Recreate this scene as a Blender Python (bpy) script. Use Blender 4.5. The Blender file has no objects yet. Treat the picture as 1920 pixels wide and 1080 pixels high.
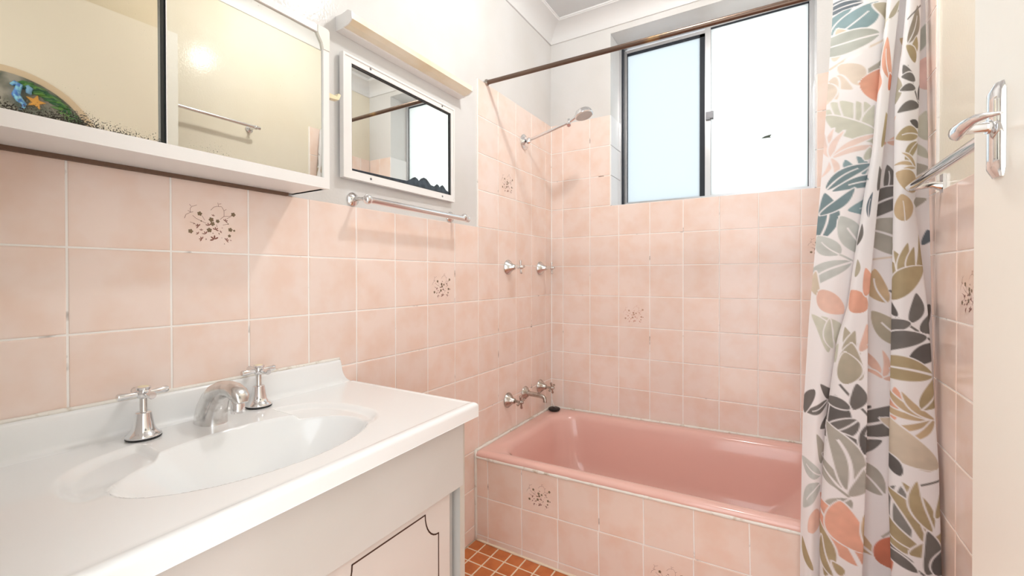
import bpy, math, random
import numpy as np
from mathutils import Matrix, Vector
random.seed(7); RNG = np.random.default_rng(7)
scene = bpy.context.scene
COL = scene.collection
ZO = 1.275                      # the floor of the survey frame lies at -1.275; the world floor is at 0

# ------------------------------------------------------------------ camera
CX, CY, CZ = 1.0484, -2.1435, -0.2037
YAW, PITCH, ROLL, FPX, PX0, PY0 = 0.5447, -0.0068, -0.0017, 820.469, 960.0, 523.52
Fv = np.array([-math.sin(YAW)*math.cos(PITCH), math.cos(YAW)*math.cos(PITCH), math.sin(PITCH)])
Rv = np.array([math.cos(YAW), math.sin(YAW), 0.0]); Uv = np.cross(Rv, Fv)
R2 = math.cos(ROLL)*Rv + math.sin(ROLL)*Uv; U2 = -math.sin(ROLL)*Rv + math.cos(ROLL)*Uv
CAM = np.array([CX, CY, CZ])
cd = bpy.data.cameras.new('camera'); cam = bpy.data.objects.new('camera', cd); COL.objects.link(cam)
cd.sensor_fit = 'HORIZONTAL'; cd.sensor_width = 36.0; cd.lens = FPX*36.0/1920.0
cd.shift_x = 0.0; cd.shift_y = -(540.0-PY0)/1920.0; cd.clip_start = 0.01
m = Matrix.Identity(4)
for i in range(3):
    m[i][0] = R2[i]; m[i][1] = U2[i]; m[i][2] = -Fv[i]
m[0][3], m[1][3], m[2][3] = CX, CY, CZ+ZO
cam.matrix_world = m
scene.camera = cam

# ------------------------------------------------------------------ world and exposure
w = bpy.data.worlds.new('overcast'); scene.world = w; w.use_nodes = True
bg = w.node_tree.nodes['Background']; bg.inputs[0].default_value = (0.94, 0.975, 1.0, 1); bg.inputs[1].default_value = 2.25
scene.view_settings.view_transform = 'Standard'; scene.view_settings.look = 'None'
scene.view_settings.gamma = 1.0; scene.view_settings.use_curve_mapping = False
scene.view_settings.exposure = 0.39
BULB_POWER = 14.5

# ------------------------------------------------------------------ projection helpers
def ray(px, py): return Fv + R2*(px-PX0)/FPX - U2*(py-PY0)/FPX
def on(ax, v, px, py):
    d = ray(px, py); return CAM + d*(v-CAM[ax])/d[ax]
def pr(P):
    d = np.asarray(P, float) - CAM; z = d@Fv
    return PX0+FPX*(d@R2)/z, PY0-FPX*(d@U2)/z, z

# ------------------------------------------------------------------ materials
def srgb(r, g, b):
    f = lambda c: (c/255/12.92) if c/255 <= .04045 else ((c/255+.055)/1.055)**2.4
    return (f(r), f(g), f(b), 1)
MATS = {}
def mat(name, col=(.8,.8,.8,1), rough=.5, metal=0.0, noise=None, bump=None, spec=.5, coat=0.0, emit=None, vary=0.0):
    """noise=(other colour, scale, low, high); bump=(scale, strength)"""
    if name in MATS: return MATS[name]
    mt = bpy.data.materials.new(name); mt.use_nodes = True; MATS[name] = mt
    nt = mt.node_tree; b = nt.nodes['Principled BSDF']
    b.inputs['Base Color'].default_value = col; b.inputs['Roughness'].default_value = rough
    b.inputs['Metallic'].default_value = metal; b.inputs['Specular IOR Level'].default_value = spec
    b.inputs['Coat Weight'].default_value = coat; b.inputs['Coat Roughness'].default_value = .08
    geo = nt.nodes.new('ShaderNodeNewGeometry'); last = None
    if noise:
        n = nt.nodes.new('ShaderNodeTexNoise'); n.inputs['Scale'].default_value = noise[1]; n.inputs['Detail'].default_value = 3
        nt.links.new(geo.outputs['Position'], n.inputs['Vector'])
        r = nt.nodes.new('ShaderNodeMapRange'); r.inputs[1].default_value = noise[2]; r.inputs[2].default_value = noise[3]
        nt.links.new(n.outputs[0], r.inputs[0])
        mx = nt.nodes.new('ShaderNodeMix'); mx.data_type = 'RGBA'
        mx.inputs[6].default_value = col; mx.inputs[7].default_value = noise[0]
        nt.links.new(r.outputs[0], mx.inputs[0]); last = mx.outputs[2]
    if vary:
        oi = nt.nodes.new('ShaderNodeObjectInfo'); hs = nt.nodes.new('ShaderNodeHueSaturation')
        r = nt.nodes.new('ShaderNodeMapRange'); r.inputs[3].default_value = 1-vary; r.inputs[4].default_value = 1+vary
        nt.links.new(oi.outputs['Random'], r.inputs[0]); nt.links.new(r.outputs[0], hs.inputs['Value'])
        if last: nt.links.new(last, hs.inputs['Color'])
        else: hs.inputs['Color'].default_value = col
        last = hs.outputs[0]
    if last: nt.links.new(last, b.inputs['Base Color'])
    if bump:
        n = nt.nodes.new('ShaderNodeTexNoise'); n.inputs['Scale'].default_value = bump[0]; n.inputs['Detail'].default_value = 3
        nt.links.new(geo.outputs['Position'], n.inputs['Vector'])
        bp = nt.nodes.new('ShaderNodeBump'); bp.inputs['Strength'].default_value = bump[1]; bp.inputs['Distance'].default_value = .004
        nt.links.new(n.outputs[0], bp.inputs['Height']); nt.links.new(bp.outputs[0], b.inputs['Normal'])
    if emit:
        b.inputs['Emission Color'].default_value = emit[0]; b.inputs['Emission Strength'].default_value = emit[1]
    return mt

M_PAINT = mat('white_wall_paint', srgb(222,221,220), .14, spec=.09, noise=(srgb(216,214,211), 3.0, .4, .65), bump=(140, .10))
M_CREAM = mat('cream_wall_paint', srgb(233,226,210), .14, spec=.09, noise=(srgb(228,219,200), 3.0, .4, .7), bump=(140, .10))
M_CEIL = mat('ceiling_paint', srgb(212,213,214), .6)
M_CORN = mat('cornice_paint', srgb(226,226,226), .5)
M_TILE = mat('pink_glazed_tile', srgb(244,225,215), .16, noise=(srgb(240,214,199), 11.0, .42, .68), bump=(25, .03), vary=.03)
M_TILEB = mat('pink_bath_tile', srgb(243,223,211), .16, noise=(srgb(239,211,195), 11.0, .42, .68), bump=(25, .03), vary=.03)
M_TILE_LIT = mat('window_lit_white_tile', srgb(238,236,236), .2)  # reveal tiles: window light painted in as white over the pink glaze
M_GROUT = mat('white_grout', srgb(250,246,242), .8, noise=(srgb(120,98,84), 16.0, .64, .74))
M_CAULK = mat('white_sealant', srgb(240,236,228), .6, noise=(srgb(200,185,165), 40.0, .58, .75), bump=(120, .35))
M_FLOOR = mat('terracotta_floor_tile', srgb(206,122,68), .35, noise=(srgb(192,106,56), 20.0, .4, .65), vary=.06)
M_FGROUT = mat('floor_grout', srgb(240,224,200), .8)
M_TUB = mat('pink_enamel', srgb(236,191,180), .12, coat=.3)
M_CHROME = mat('chrome', (.80,.80,.81,1), .09, 1.0)
M_SATIN = mat('worn_chrome', (.72,.71,.70,1), .2, 1.0, noise=((.55,.53,.51,1), 60.0, .5, .7))
M_DULL = mat('tarnished_brass_chrome', (.52,.47,.43,1), .25, 1.0, noise=((.34,.29,.25,1), 50.0, .45, .65))
M_BRONZE = mat('bronze_rod', (.16,.11,.085,1), .3, .85, noise=((.42,.27,.12,1), 9.0, .6, .75))
M_VTOP = mat('white_vanity_moulding', srgb(246,247,247), .1, coat=.4)
M_CARC = mat('grey_laminate', srgb(196,194,190), .4)
M_APRON = mat('pale_laminate', srgb(216,212,208), .35, noise=(srgb(210,206,201), 4.0, .4, .6))
M_DOORP = mat('vanity_door_laminate', srgb(220,212,206), .35)
M_GROOVE = mat('brown_groove_paint', srgb(72,46,34), .5)
M_EDGE = mat('chipboard_edge', srgb(170,140,105), .8, noise=(srgb(110,80,55), 80.0, .4, .6))
M_WHITEM = mat('white_enamelled_metal', srgb(240,238,236), .3)
M_BLACK = mat('black_rubber', srgb(18,18,20), .4)
M_GASKET_SHADE = mat('dark_gasket_and_gap_shade', srgb(26,32,42), .6)
M_ALU = mat('anodised_aluminium', (.62,.62,.63,1), .3, .8)
M_DARKALU = mat('grey_zinc', (.16,.16,.17,1), .4, .4)
M_DIFF = mat('yellowed_acrylic_diffuser', srgb(240,230,210), .3, noise=(srgb(232,216,186), 8.0, .4, .65))
M_DOOR = mat('door_gloss_paint', srgb(236,232,222), .3, bump=(35, .06))
M_PLASTIC = mat('cream_plastic', srgb(238,226,190), .35)
M_BROWN = mat('brown_print', srgb(138,88,74), .3)
M_OLIVE = mat('olive_print', srgb(134,114,88), .3)
M_BROWNF = mat('faded_brown_print', srgb(204,152,132), .3)
M_OLIVEF = mat('faded_olive_print', srgb(196,158,136), .3)
M_BULB = mat('bulb_glow', (1,.95,.85,1), .3)
M_WOOD = mat('brown_timber', srgb(112,86,70), .7)

def mirror_mat(name, bottom, seed, strength, tint=(.80,.81,.78,1)):
    """silvered glass with black spotting that creeps up from the lower edge"""
    mt = bpy.data.materials.new(name); mt.use_nodes = True; nt = mt.node_tree; b = nt.nodes['Principled BSDF']
    b.inputs['Metallic'].default_value = 1; b.inputs['Roughness'].default_value = .015
    geo = nt.nodes.new('ShaderNodeNewGeometry'); sep = nt.nodes.new('ShaderNodeSeparateXYZ'); nt.links.new(geo.outputs['Position'], sep.inputs[0])
    n = nt.nodes.new('ShaderNodeTexNoise'); n.inputs['Scale'].default_value = 480; n.inputs['Detail'].default_value = 4
    n2 = nt.nodes.new('ShaderNodeTexNoise'); n2.inputs['Scale'].default_value = 9; n2.inputs['Detail'].default_value = 2
    for k in (n, n2): nt.links.new(geo.outputs['Position'], k.inputs['Vector'])
    r = nt.nodes.new('ShaderNodeMapRange'); r.inputs[1].default_value = bottom+ZO; r.inputs[2].default_value = bottom+ZO+.034
    r.inputs[3].default_value = strength; r.inputs[4].default_value = 0.0
    nt.links.new(sep.outputs[2], r.inputs[0])
    a = nt.nodes.new('ShaderNodeMath'); a.operation = 'MULTIPLY_ADD'; a.inputs[1].default_value = .5
    nt.links.new(n2.outputs[0], a.inputs[0]); nt.links.new(n.outputs[0], a.inputs[2])
    a2 = nt.nodes.new('ShaderNodeMath'); a2.operation = 'ADD'; nt.links.new(a.outputs[0], a2.inputs[0]); nt.links.new(r.outputs[0], a2.inputs[1])
    th = nt.nodes.new('ShaderNodeMapRange'); th.inputs[1].default_value = 1.03; th.inputs[2].default_value = 1.10
    nt.links.new(a2.outputs[0], th.inputs[0])
    mx = nt.nodes.new('ShaderNodeMix'); mx.data_type = 'RGBA'; mx.inputs[6].default_value = tint; mx.inputs[7].default_value = (.045,.04,.03,1)
    nt.links.new(th.outputs[0], mx.inputs[0]); nt.links.new(mx.outputs[2], b.inputs['Base Color'])
    inv = nt.nodes.new('ShaderNodeMath'); inv.operation = 'SUBTRACT'; inv.inputs[0].default_value = 1.0
    nt.links.new(th.outputs[0], inv.inputs[1]); nt.links.new(inv.outputs[0], b.inputs['Metallic'])
    return mt
def frosted(name, col):
    """patterned obscure glass: scatters daylight into the room"""
    mt = bpy.data.materials.new(name); mt.use_nodes = True; nt = mt.node_tree
    b = nt.nodes['Principled BSDF']; b.inputs['Base Color'].default_value = col
    b.inputs['Roughness'].default_value = .45
    t = nt.nodes.new('ShaderNodeBsdfTranslucent'); t.inputs['Color'].default_value = col
    mx = nt.nodes.new('ShaderNodeMixShader'); mx.inputs[0].default_value = .88
    nt.links.new(b.outputs[0], mx.inputs[1]); nt.links.new(t.outputs[0], mx.inputs[2])
    nt.links.new(mx.outputs[0], nt.nodes['Material Output'].inputs['Surface'])
    return mt

# ------------------------------------------------------------------ mesh builder
ORG = {}
class MB:
    def __init__(s): s.v = []; s.f = []; s.mi = []; s.cur = 0
    def add(s, vs, fs):
        o = len(s.v); s.v += [tuple(map(float, p)) for p in vs]
        for f in fs: s.f.append([o+i for i in f]); s.mi.append(s.cur)
        return s
    def box(s, x0, x1, y0, y1, z0, z1):
        x0, x1 = sorted((x0, x1)); y0, y1 = sorted((y0, y1)); z0, z1 = sorted((z0, z1))
        return s.add([(x0,y0,z0),(x1,y0,z0),(x1,y1,z0),(x0,y1,z0),(x0,y0,z1),(x1,y0,z1),(x1,y1,z1),(x0,y1,z1)],
                     [(3,2,1,0),(4,5,6,7),(0,1,5,4),(1,2,6,5),(2,3,7,6),(3,0,4,7)])
    def rings(s, rings, closed=True, cap0=True, cap1=True):
        n = len(rings[0]); o = len(s.v)
        for r in rings: s.v += [tuple(map(float, p)) for p in r]
        for k in range(len(rings)-1):
            for i in range(n if closed else n-1):
                j = (i+1) % n
                s.f.append([o+k*n+i, o+k*n+j, o+(k+1)*n+j, o+(k+1)*n+i]); s.mi.append(s.cur)
        if cap0: s.f.append([o+i for i in range(n)][::-1]); s.mi.append(s.cur)
        if cap1: s.f.append([o+(len(rings)-1)*n+i for i in range(n)]); s.mi.append(s.cur)
        return s
    def lathe(s, prof, c=(0,0,0), axis=(0,0,1), n=28, caps=True):
        """prof: (radius, height along axis)"""
        a = Vector(axis).normalized(); t = a.orthogonal().normalized(); b = a.cross(t)
        rs = [[Vector(c)+a*h+(t*math.cos(2*math.pi*i/n)+b*math.sin(2*math.pi*i/n))*max(r,1e-5) for i in range(n)] for r, h in prof]
        return s.rings(rs, True, caps, caps)
    def tube(s, pts, rad, n=14, caps=True):
        pts = [Vector(p) for p in pts]; rs = []
        if not hasattr(rad, '__len__'): rad = [rad]*len(pts)
        up = None
        for k, p in enumerate(pts):
            d = (pts[min(k+1, len(pts)-1)]-pts[max(k-1, 0)]).normalized()
            if up is None: up = d.orthogonal().normalized()
            up = (up-d*up.dot(d)).normalized(); b = d.cross(up)
            rs.append([p+(up*math.cos(2*math.pi*i/n)+b*math.sin(2*math.pi*i/n))*rad[k] for i in range(n)])
        return s.rings(rs, True, caps, caps)
    def sphere(s, c, r, n=16, sc=(1,1,1)):
        rs = []
        for k in range(1, n//2):
            th = math.pi*k/(n//2)
            rs.append([(c[0]+r*sc[0]*math.sin(th)*math.cos(2*math.pi*i/n), c[1]+r*sc[1]*math.sin(th)*math.sin(2*math.pi*i/n), c[2]-r*sc[2]*math.cos(th)) for i in range(n)])
        return s.rings(rs)
    def prism(s, poly, fn, a, b):
        """polygon of (u,v); fn(u,v,depth)->xyz"""
        n = len(poly); o = len(s.v)
        s.v += [tuple(map(float, fn(u, v, a))) for u, v in poly]+[tuple(map(float, fn(u, v, b))) for u, v in poly]
        s.f.append([o+i for i in range(n)][::-1]); s.f.append([o+n+i for i in range(n)]); s.mi += [s.cur]*2
        for i in range(n):
            j = (i+1) % n; s.f.append([o+i, o+j, o+n+j, o+n+i]); s.mi.append(s.cur)
        return s
    def mesh(s, name, mats, smooth=False, org=(0,0,0), local=False):
        me = bpy.data.meshes.new(name)
        dz = 0 if local else ZO
        me.from_pydata([(x-org[0], y-org[1], z+dz-org[2]) for x, y, z in s.v], [], s.f)
        for mm in (mats if isinstance(mats, (list, tuple)) else [mats]): me.materials.append(mm)
        me.polygons.foreach_set('material_index', s.mi)
        me.validate(); me.update()
        import bmesh
        bm = bmesh.new(); bm.from_mesh(me); bmesh.ops.recalc_face_normals(bm, faces=bm.faces); bm.to_mesh(me); bm.free()
        if smooth is not False:
            me.polygons.foreach_set('use_smooth', [True]*len(me.polygons))
            if smooth is not True: me.set_sharp_from_angle(angle=math.radians(smooth))
        return me
    def build(s, name, mats, parent=None, smooth=False, local=False):
        org = ORG.get(parent, (0,0,0)) if not local else (0,0,0)
        o = bpy.data.objects.new(name, s.mesh(name, mats, smooth, org, local)); COL.objects.link(o)
        if parent: o.parent = parent
        ORG[o] = org
        return o
def empty(name, loc, rot=None, local=False):
    o = bpy.data.objects.new(name, None); COL.objects.link(o)
    o.empty_display_size = .05
    o.location = (loc[0], loc[1], loc[2]+ZO)
    if rot: o.rotation_euler = rot
    ORG[o] = (loc[0], loc[1], loc[2]+ZO)
    return o
def tag(o, label, cat, group=None):
    o['label'] = label; o['category'] = cat
    if group: o['group'] = group
    return o
def struct(o): o['kind'] = 'structure'; return o

# ------------------------------------------------------------------ room numbers
T = .152
W = 1.38                        # room width
YF = -2.08                      # entry wall
FL = -1.275; CE = 1.1208
PT = .006                       # tiles stand proud of the painted wall by this much
A0, B0 = .0712, .0686
YB = -.703                      # bath front
WX0, WX1, WZ0, WZ1 = .3284, 1.1834, .152, 1.0168
WY = .165

# ------------------------------------------------------------------ tiles
TILE_MESH = {}
def tile_mesh(wd, ht, material, name='tile', th=PT, bev=.0016, gap=.0034):
    key = (round(wd, 4), round(ht, 4), material.name)
    if key in TILE_MESH: return TILE_MESH[key]
    a, b = (wd-gap)/2, (ht-gap)/2
    mb = MB()
    q = lambda a, b, z: [(-a,-b,z),(a,-b,z),(a,b,z),(-a,b,z)]
    mb.rings([q(a,b,-th+.0002), q(a,b,-bev*.75), q(a-bev*.6,b-bev*.6,-bev*.15), q(a-bev*1.8,b-bev*1.8,0)], True, True, True)
    me = mb.mesh(name, material, False, local=True); TILE_MESH[key] = me
    return me
BASIS = {'left': Matrix(((0,0,1),(1,0,0),(0,1,0))),       # local x -> +y, local y -> +z, normal -> +x
         'back': Matrix(((1,0,0),(0,0,-1),(0,1,0))),      # local x -> +x, normal -> -y
         'right': Matrix(((0,0,-1),(-1,0,0),(0,1,0))),    # local x -> -y, normal -> -x
         'floor': Matrix(((1,0,0),(0,1,0),(0,0,1)))}
def place_tile(side, parent, c, wd, ht, material, name='tile', jit=.0012, th=PT, roll=0.0):
    o = bpy.data.objects.new(name, tile_mesh(wd, ht, material, name, th)); COL.objects.link(o); o.parent = parent
    r = BASIS[side].to_4x4() @ Matrix.Rotation(roll, 4, 'Z') @ Matrix.Rotation(random.uniform(-jit, jit), 4, 'X') @ Matrix.Rotation(random.uniform(-jit, jit), 4, 'Y')
    p = ORG[parent]
    r.translation = (c[0]-p[0], c[1]-p[1], c[2]+ZO-p[2]); o.matrix_local = r
    ORG[o] = p
    return o

# flower print: flat transfer on some tiles, drawn in tile coordinates 0..1
def flower_mesh(m1, m2, name):
    mb = MB(); rnd = random.Random(3); S = T
    def uv(X, Y): return ((X-20)/1195-.5)*S*.97, ((1025-Y)/1240-.5)*S*.97
    z = .0003
    def poly(pts): mb.add([(x, y, z) for x, y in pts], [tuple(range(len(pts)))])
    def petal(cx, cy, ang, L, wd):
        d = (math.cos(ang), math.sin(ang)); e = (-d[1], d[0])
        poly([(cx+d[0]*L*p+e[0]*wd*q, cy+d[1]*L*p+e[1]*wd*q) for p, q in ((0,0),(.35,-.9),(.75,-.9),(1,0),(.75,.9),(.35,.9))])
    k = S/1240
    mb.cur = 1
    for X, Y, s in ((418,352,42),(597,440,46),(617,513,42),(700,458,36),(960,305,44),(565,633,46),(910,597,42),(280,677,42),(893,713,30),(975,607,22),(872,490,14),(440,480,14)):
        cx, cy = uv(X, Y); a0 = rnd.uniform(0, 6)
        for i in range(5): petal(cx, cy, a0+i*1.2566, s*k*.98, s*k*.40)
    mb.cur = 0
    for X, Y, s, n, a in ((400,580,50,4,2.5),(555,555,55,3,1.8),(665,620,55,4,1.2),(825,445,48,4,.9),(513,705,52,3,2.2),(395,715,40,3,2.4),(450,805,50,4,2.6),
                          (645,795,78,4,2.0),(840,800,52,4,.7),(625,370,34,3,1.3),(715,690,24,3,.6),(760,575,26,1,.1),(755,760,20,1,.1),(440,650,34,3,1.6),(740,655,34,3,.6),(525,805,26,2,2.8),(905,800,26,2,.4),(800,870,20,2,.2),(340,545,26,2,2.6),(455,712,22,2,1.),(615,690,22,2,.5)):
        cx, cy = uv(X, Y)
        for i in range(n): petal(cx, cy, a+(i-(n-1)/2)*.95, s*k, s*k*.17)
    def line(pts, wd=.00035):
        P = [uv(*p) for p in pts]
        for (x0, y0), (x1, y1) in zip(P, P[1:]):
            L = math.hypot(x1-x0, y1-y0) or 1e-6; ex, ey = -(y1-y0)/L*wd, (x1-x0)/L*wd
            poly([(x0-ex,y0-ey),(x1-ex,y1-ey),(x1+ex,y1+ey),(x0+ex,y0+ey)])
    line([(190,460),(215,390),(280,345),(275,280),(300,240),(375,205)]); line([(240,315),(285,345),(320,330)]); line([(290,240),(265,205)])
    line([(310,395),(360,440),(440,480),(515,512)]); line([(590,268),(640,205),(690,185),(765,180),(805,250),(805,355),(740,420)]); line([(715,180),(705,115)]); line([(720,140),(760,125)])
    line([(800,255),(845,220)]); line([(800,355),(890,345),(935,325)]); line([(450,380),(495,460)]); line([(680,520),(690,570)]); line([(785,520),(870,490)]); line([(270,515),(330,530),(400,575)]); line([(850,395),(930,340)])
    return mb.mesh(name, [m1, m2], False, local=True)
FLOWER = flower_mesh(M_BROWN, M_OLIVE, 'flower_print'); FLOWERF = flower_mesh(M_BROWNF, M_OLIVEF, 'faded_flower_print')
def print_on(tile, faded=False):
    o = bpy.data.objects.new('flower_print', FLOWERF if faded else FLOWER); COL.objects.link(o); o.parent = tile
    tile['label'] = 'pink tile printed with a spray of small brown flowers'

# ================================================================== STRUCTURE
floor = struct(MB().box(-.12, W+.12, -3.2, .2, FL-.1, FL-.004).build('floor', M_FGROUT))
g = MB().box(0, W, YF-.12, YB, FL-.004, FL-.0012).build('grout_bed', M_FGROUT, floor)
P_ = .0613
fx = [0.0]+[.0527+i*P_ for i in range(22)]+[W]; fx = [v for v in fx if v <= W]
fy = [-.7025]+[-.7025-.0595-i*P_ for i in range(30)]
fy = [v for v in fy if v > YF]+[YF]
rest = MB()
for j in range(len(fy)-1):
    for i in range(len(fx)-1):
        x0, x1, y1, y0 = fx[i], fx[i+1], fy[j], fy[j+1]
        if x1-x0 < .008 or y1-y0 < .008: continue
        if y1 < -1.30 and x1 < .40: continue
        if j < 12:
            place_tile('floor', floor, ((x0+x1)/2, (y0+y1)/2, FL), x1-x0-.0022, y1-y0-.0022, M_FLOOR, 'floor_tile', .002, .004)
        else:
            rest.box(x0+.0022, x1-.0022, y0+.0022, y1-.0022, FL-.003, FL)
r = rest.build('floor_tiles_by_the_door', M_FLOOR, floor); r['kind'] = 'stuff'

wall_left = struct(MB().box(-.12, -PT, YF-.12, .2, FL, CE).build('wall_left', M_PAINT))
wall_right = struct(MB().box(W+PT, W+.12, YF-.12, .2, FL, CE).build('wall_right', M_CREAM))
wb = MB()
wb.box(-.12, WX0, PT, .22, FL, CE).box(WX1, W+.12, PT, .22, FL, CE).box(WX0, WX1, PT, .22, FL, WZ0-.006).box(WX0, WX1, PT, .22, WZ1, CE)
wall_back = struct(wb.build('wall_back', M_PAINT))
DX0, DX1, DZ1 = .55, 1.318, FL+2.06
wf = MB().box(-PT, DX0, YF-.11, YF, FL, CE).box(DX1, W+PT, YF-.11, YF, FL, CE).box(DX0, DX1, YF-.11, YF, DZ1, CE)
wall_front = struct(wf.build('wall_front', M_PAINT))
ceiling = struct(MB().box(-.12, W+.12, YF-.12, .22, CE, CE+.1).build('ceiling', M_CEIL))
# coved cornice, one length per wall, mitred
CP = [(0,1.046),(.007,1.046),(.009,1.052)]+[(.009+.083*(1-math.cos(t)), 1.052+.058*math.sin(t)) for t in np.linspace(0.05, math.pi/2, 9)]+[(.094,1.1125),(.099,1.114),(.099,CE)]
def cornice(name, fn):
    mb = MB(); mb.rings([[fn(d, z, e) for d, z in CP+[(0,CE)]] for e in (0, 1)], True, True, True)
    return struct(mb.build(name, M_CORN, None, 25))
lx, rx, by, fy_ = -PT, W+PT, PT, YF
cornice('trim_1', lambda d, z, e: (lx+d, (by-d) if e else (fy_+d), z))
cornice('trim_2', lambda d, z, e: ((rx-d) if e else (lx+d), by-d, z))
cornice('trim_3', lambda d, z, e: (rx-d, (by-d) if e else (fy_+d), z))
cornice('trim_4', lambda d, z, e: ((rx-d) if e else (lx+d), fy_+d, z))
# door jamb round the entry
jm = MB().box(DX0, DX0+.018, YF-.11, YF+.012, FL, DZ1).box(DX1-.018, DX1, YF-.11, YF+.012, FL, DZ1).box(DX0, DX1, YF-.11, YF+.012, DZ1-.018, DZ1)
struct(jm.build('trim_5', M_DOOR))

# ---- grout beds
MB().box(-PT-.002, -.0014, YF, -.683, FL, -.002).box(-PT-.002, -.0014, -.683, 0, -.93, .606).build('grout_bed', M_GROUT, wall_left)
MB().box(0, W, .0014, PT+.002, -.93, WZ0-.004).box(0, WX0-.0, .0014, PT+.002, WZ0-.004, .606).box(WX1, W, .0014, PT+.002, WZ0-.004, .606).build('grout_bed', M_GROUT, wall_back)
MB().box(W+.0014, W+PT+.002, YF, -.69, FL, -.002).box(W+.0014, W+PT+.002, -.69, 0, -.93, .606).build('grout_bed', M_GROUT, wall_right)

# ---- left wall tiles
yl = [0.0]+[-(A0+c*T) for c in range(14)]+[YF]
zrow = lambda r: -r*T
for c in range(len(yl)-1):
    y1, y0 = yl[c], yl[c+1]
    if y1-y0 < .012: continue
    for r in range(-4, 9):
        if r < 0 and y0 < -.69: continue
        z1, z0 = zrow(r), max(zrow(r+1), FL)
        if y0 > -.69 and r > 5: continue
        if y1 < -1.36 and r > 3: continue
        t = place_tile('left', wall_left, (0, (y0+y1)/2, (z0+z1)/2), y1-y0, z1-z0, M_TILE)
        if (c, r) in ((11, 0), (6, 1)): print_on(t)
        if (c, r) == (3, -2): print_on(t)
# ---- back wall tiles
xb = [0.0]+[B0+c*.1519 for c in range(9)]+[W]
for r in range(-4, 6):
    z1, z0 = zrow(r), zrow(r+1)
    if r >= -1:
        cols = list(zip(xb, xb[1:]))
    else:
        cols = [(0, xb[1]), (xb[1], xb[2]), (xb[2], WX0), (WX1, xb[9]), (xb[9], W)]
    for k, (x0, x1) in enumerate(cols):
        t = place_tile('back', wall_back, ((x0+x1)/2, 0, (z0+z1)/2), x1-x0, z1-z0, M_TILE)
        if r == 2 and k == 3: print_on(t, True)
        if r == 0 and k == 8: print_on(t)
        if r == 5: pass
for k, (x0, x1) in enumerate(zip(xb, xb[1:])):
    place_tile('back', wall_back, ((x0+x1)/2, 0, -.922), x1-x0, .02, M_TILE)
# window reveal tiles
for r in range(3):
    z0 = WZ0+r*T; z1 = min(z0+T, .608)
    place_tile('left', wall_back, (WX0+.005, .0825, (z0+z1)/2), .163, z1-z0, M_TILE_LIT)
    place_tile('right', wall_back, (WX1-.005, .0825, (z0+z1)/2), .163, z1-z0, M_TILE_LIT)
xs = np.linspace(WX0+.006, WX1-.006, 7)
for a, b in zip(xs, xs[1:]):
    place_tile('floor', wall_back, ((a+b)/2, .0825, WZ0), b-a, .163, M_TILE_LIT)
# ---- right wall tiles
yr = [0.0, -.078, -.230, -.382, -.534, -.686]+[-.838-.152*k for k in range(8)]+[YF]
for c in range(len(yr)-1):
    y1, y0 = yr[c], yr[c+1]
    if y1-y0 < .012: continue
    for r in range(-4, 9):
        if r < 0 and y0 < -.69: continue
        if y0 > -.69 and r > 5: continue
        z1, z0 = zrow(r), max(zrow(r+1), FL)
        t = place_tile('right', wall_right, (W, (y0+y1)/2, (z0+z1)/2), y1-y0, z1-z0, M_TILE)
        if (c, r) == (6, 1): print_on(t)
# sealant in the shower corner
MB().tube([(.001, -.001, -.915), (.001, -.001, .606)], .003, 6).build('sealant_joint', M_GROUT, wall_back)

# ================================================================== WINDOW
win = struct(empty('window_1', ((WX0+WX1)/2, WY, WZ0)))
fr = MB()
fr.box(WX0+.0002, WX0+.012, .15, .205, WZ0, WZ1).box(WX1-.012, WX1-.0002, .15, .205, WZ0, WZ1).box(WX0, WX1, .15, .205, WZ1-.014, WZ1-.0002).box(WX0, WX1, .15, .205, WZ0+.0003, WZ0+.018)
fr.build('frame', M_ALU, win)
def sash(x0, x1, y, sl, sr, st, sb, glass, gask, zt=.998):
    z0, z1 = WZ0+.018, zt
    s = MB().box(x0, x0+sl, y-.008, y+.008, z0, z1).box(x1-sr, x1, y-.008, y+.008, z0, z1).box(x0, x1, y-.0078, y+.0078, z1-st, z1).box(x0, x1, y-.0078, y+.0078, z0, z0+sb)
    so = s.build('sash', M_ALU, win)
    MB().box(x0+sl-.002, x1-sr+.002, y-.002, y+.002, z0+sb-.002, z1-st+.002).build('pane', glass, so)
    gl, gr, gt = gask
    k = MB().box(x0+sl, x0+sl+gl, y-.0045, y+.0045, z0+sb, z1-st).box(x1-sr-gr, x1-sr, y-.0045, y+.0045, z0+sb, z1-st).box(x0+sl, x1-sr, y-.0045, y+.0045, z1-st-gt, z1-st)
    k.build('gasket', M_GASKET_SHADE, so)
    return so
G1 = frosted('frosted_glass_blue', (.61,.645,.66,1)); G2 = frosted('frosted_glass_white', (.755,.77,.76,1))
MB().box(WX0+.012, WX0+.018, .152, .20, WZ0+.018, WZ1-.014).build('jamb_seal', M_GASKET_SHADE, win)
sash(.3464, .765, .188, .014, .014, .016, .018, G1, (.003, .030, .014))  # right gasket widened to paint the dark shadow gap behind the front sash
sash(.748, 1.1714, .166, .025, .006, .008, .016, G2, (.0, .003, .007))
lt = MB().box(.752, .786, .146, .158, .548, .585).box(.772, .786, .140, .147, .55, .583)
lt.build('latch', M_DARKALU, win)
# leaf stuck to the glass
lf = MB()
c0 = on(1, .1635, 1437, 257)
lf.prism([(-.021,-.003),(-.008,.004),(.006,.007),(.02,.009),(.014,-.001),(.018,-.005),(.004,-.004),(-.01,-.004)], lambda u, v, d: (c0[0]+u, c0[1]+d, c0[2]+v), -.0012, .0003)
tag(lf.build('dead_leaf', mat('dead_leaf', srgb(70,78,68), .7)), 'tiny dark dead leaf stuck on the frosted window pane', 'leaf')

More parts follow.
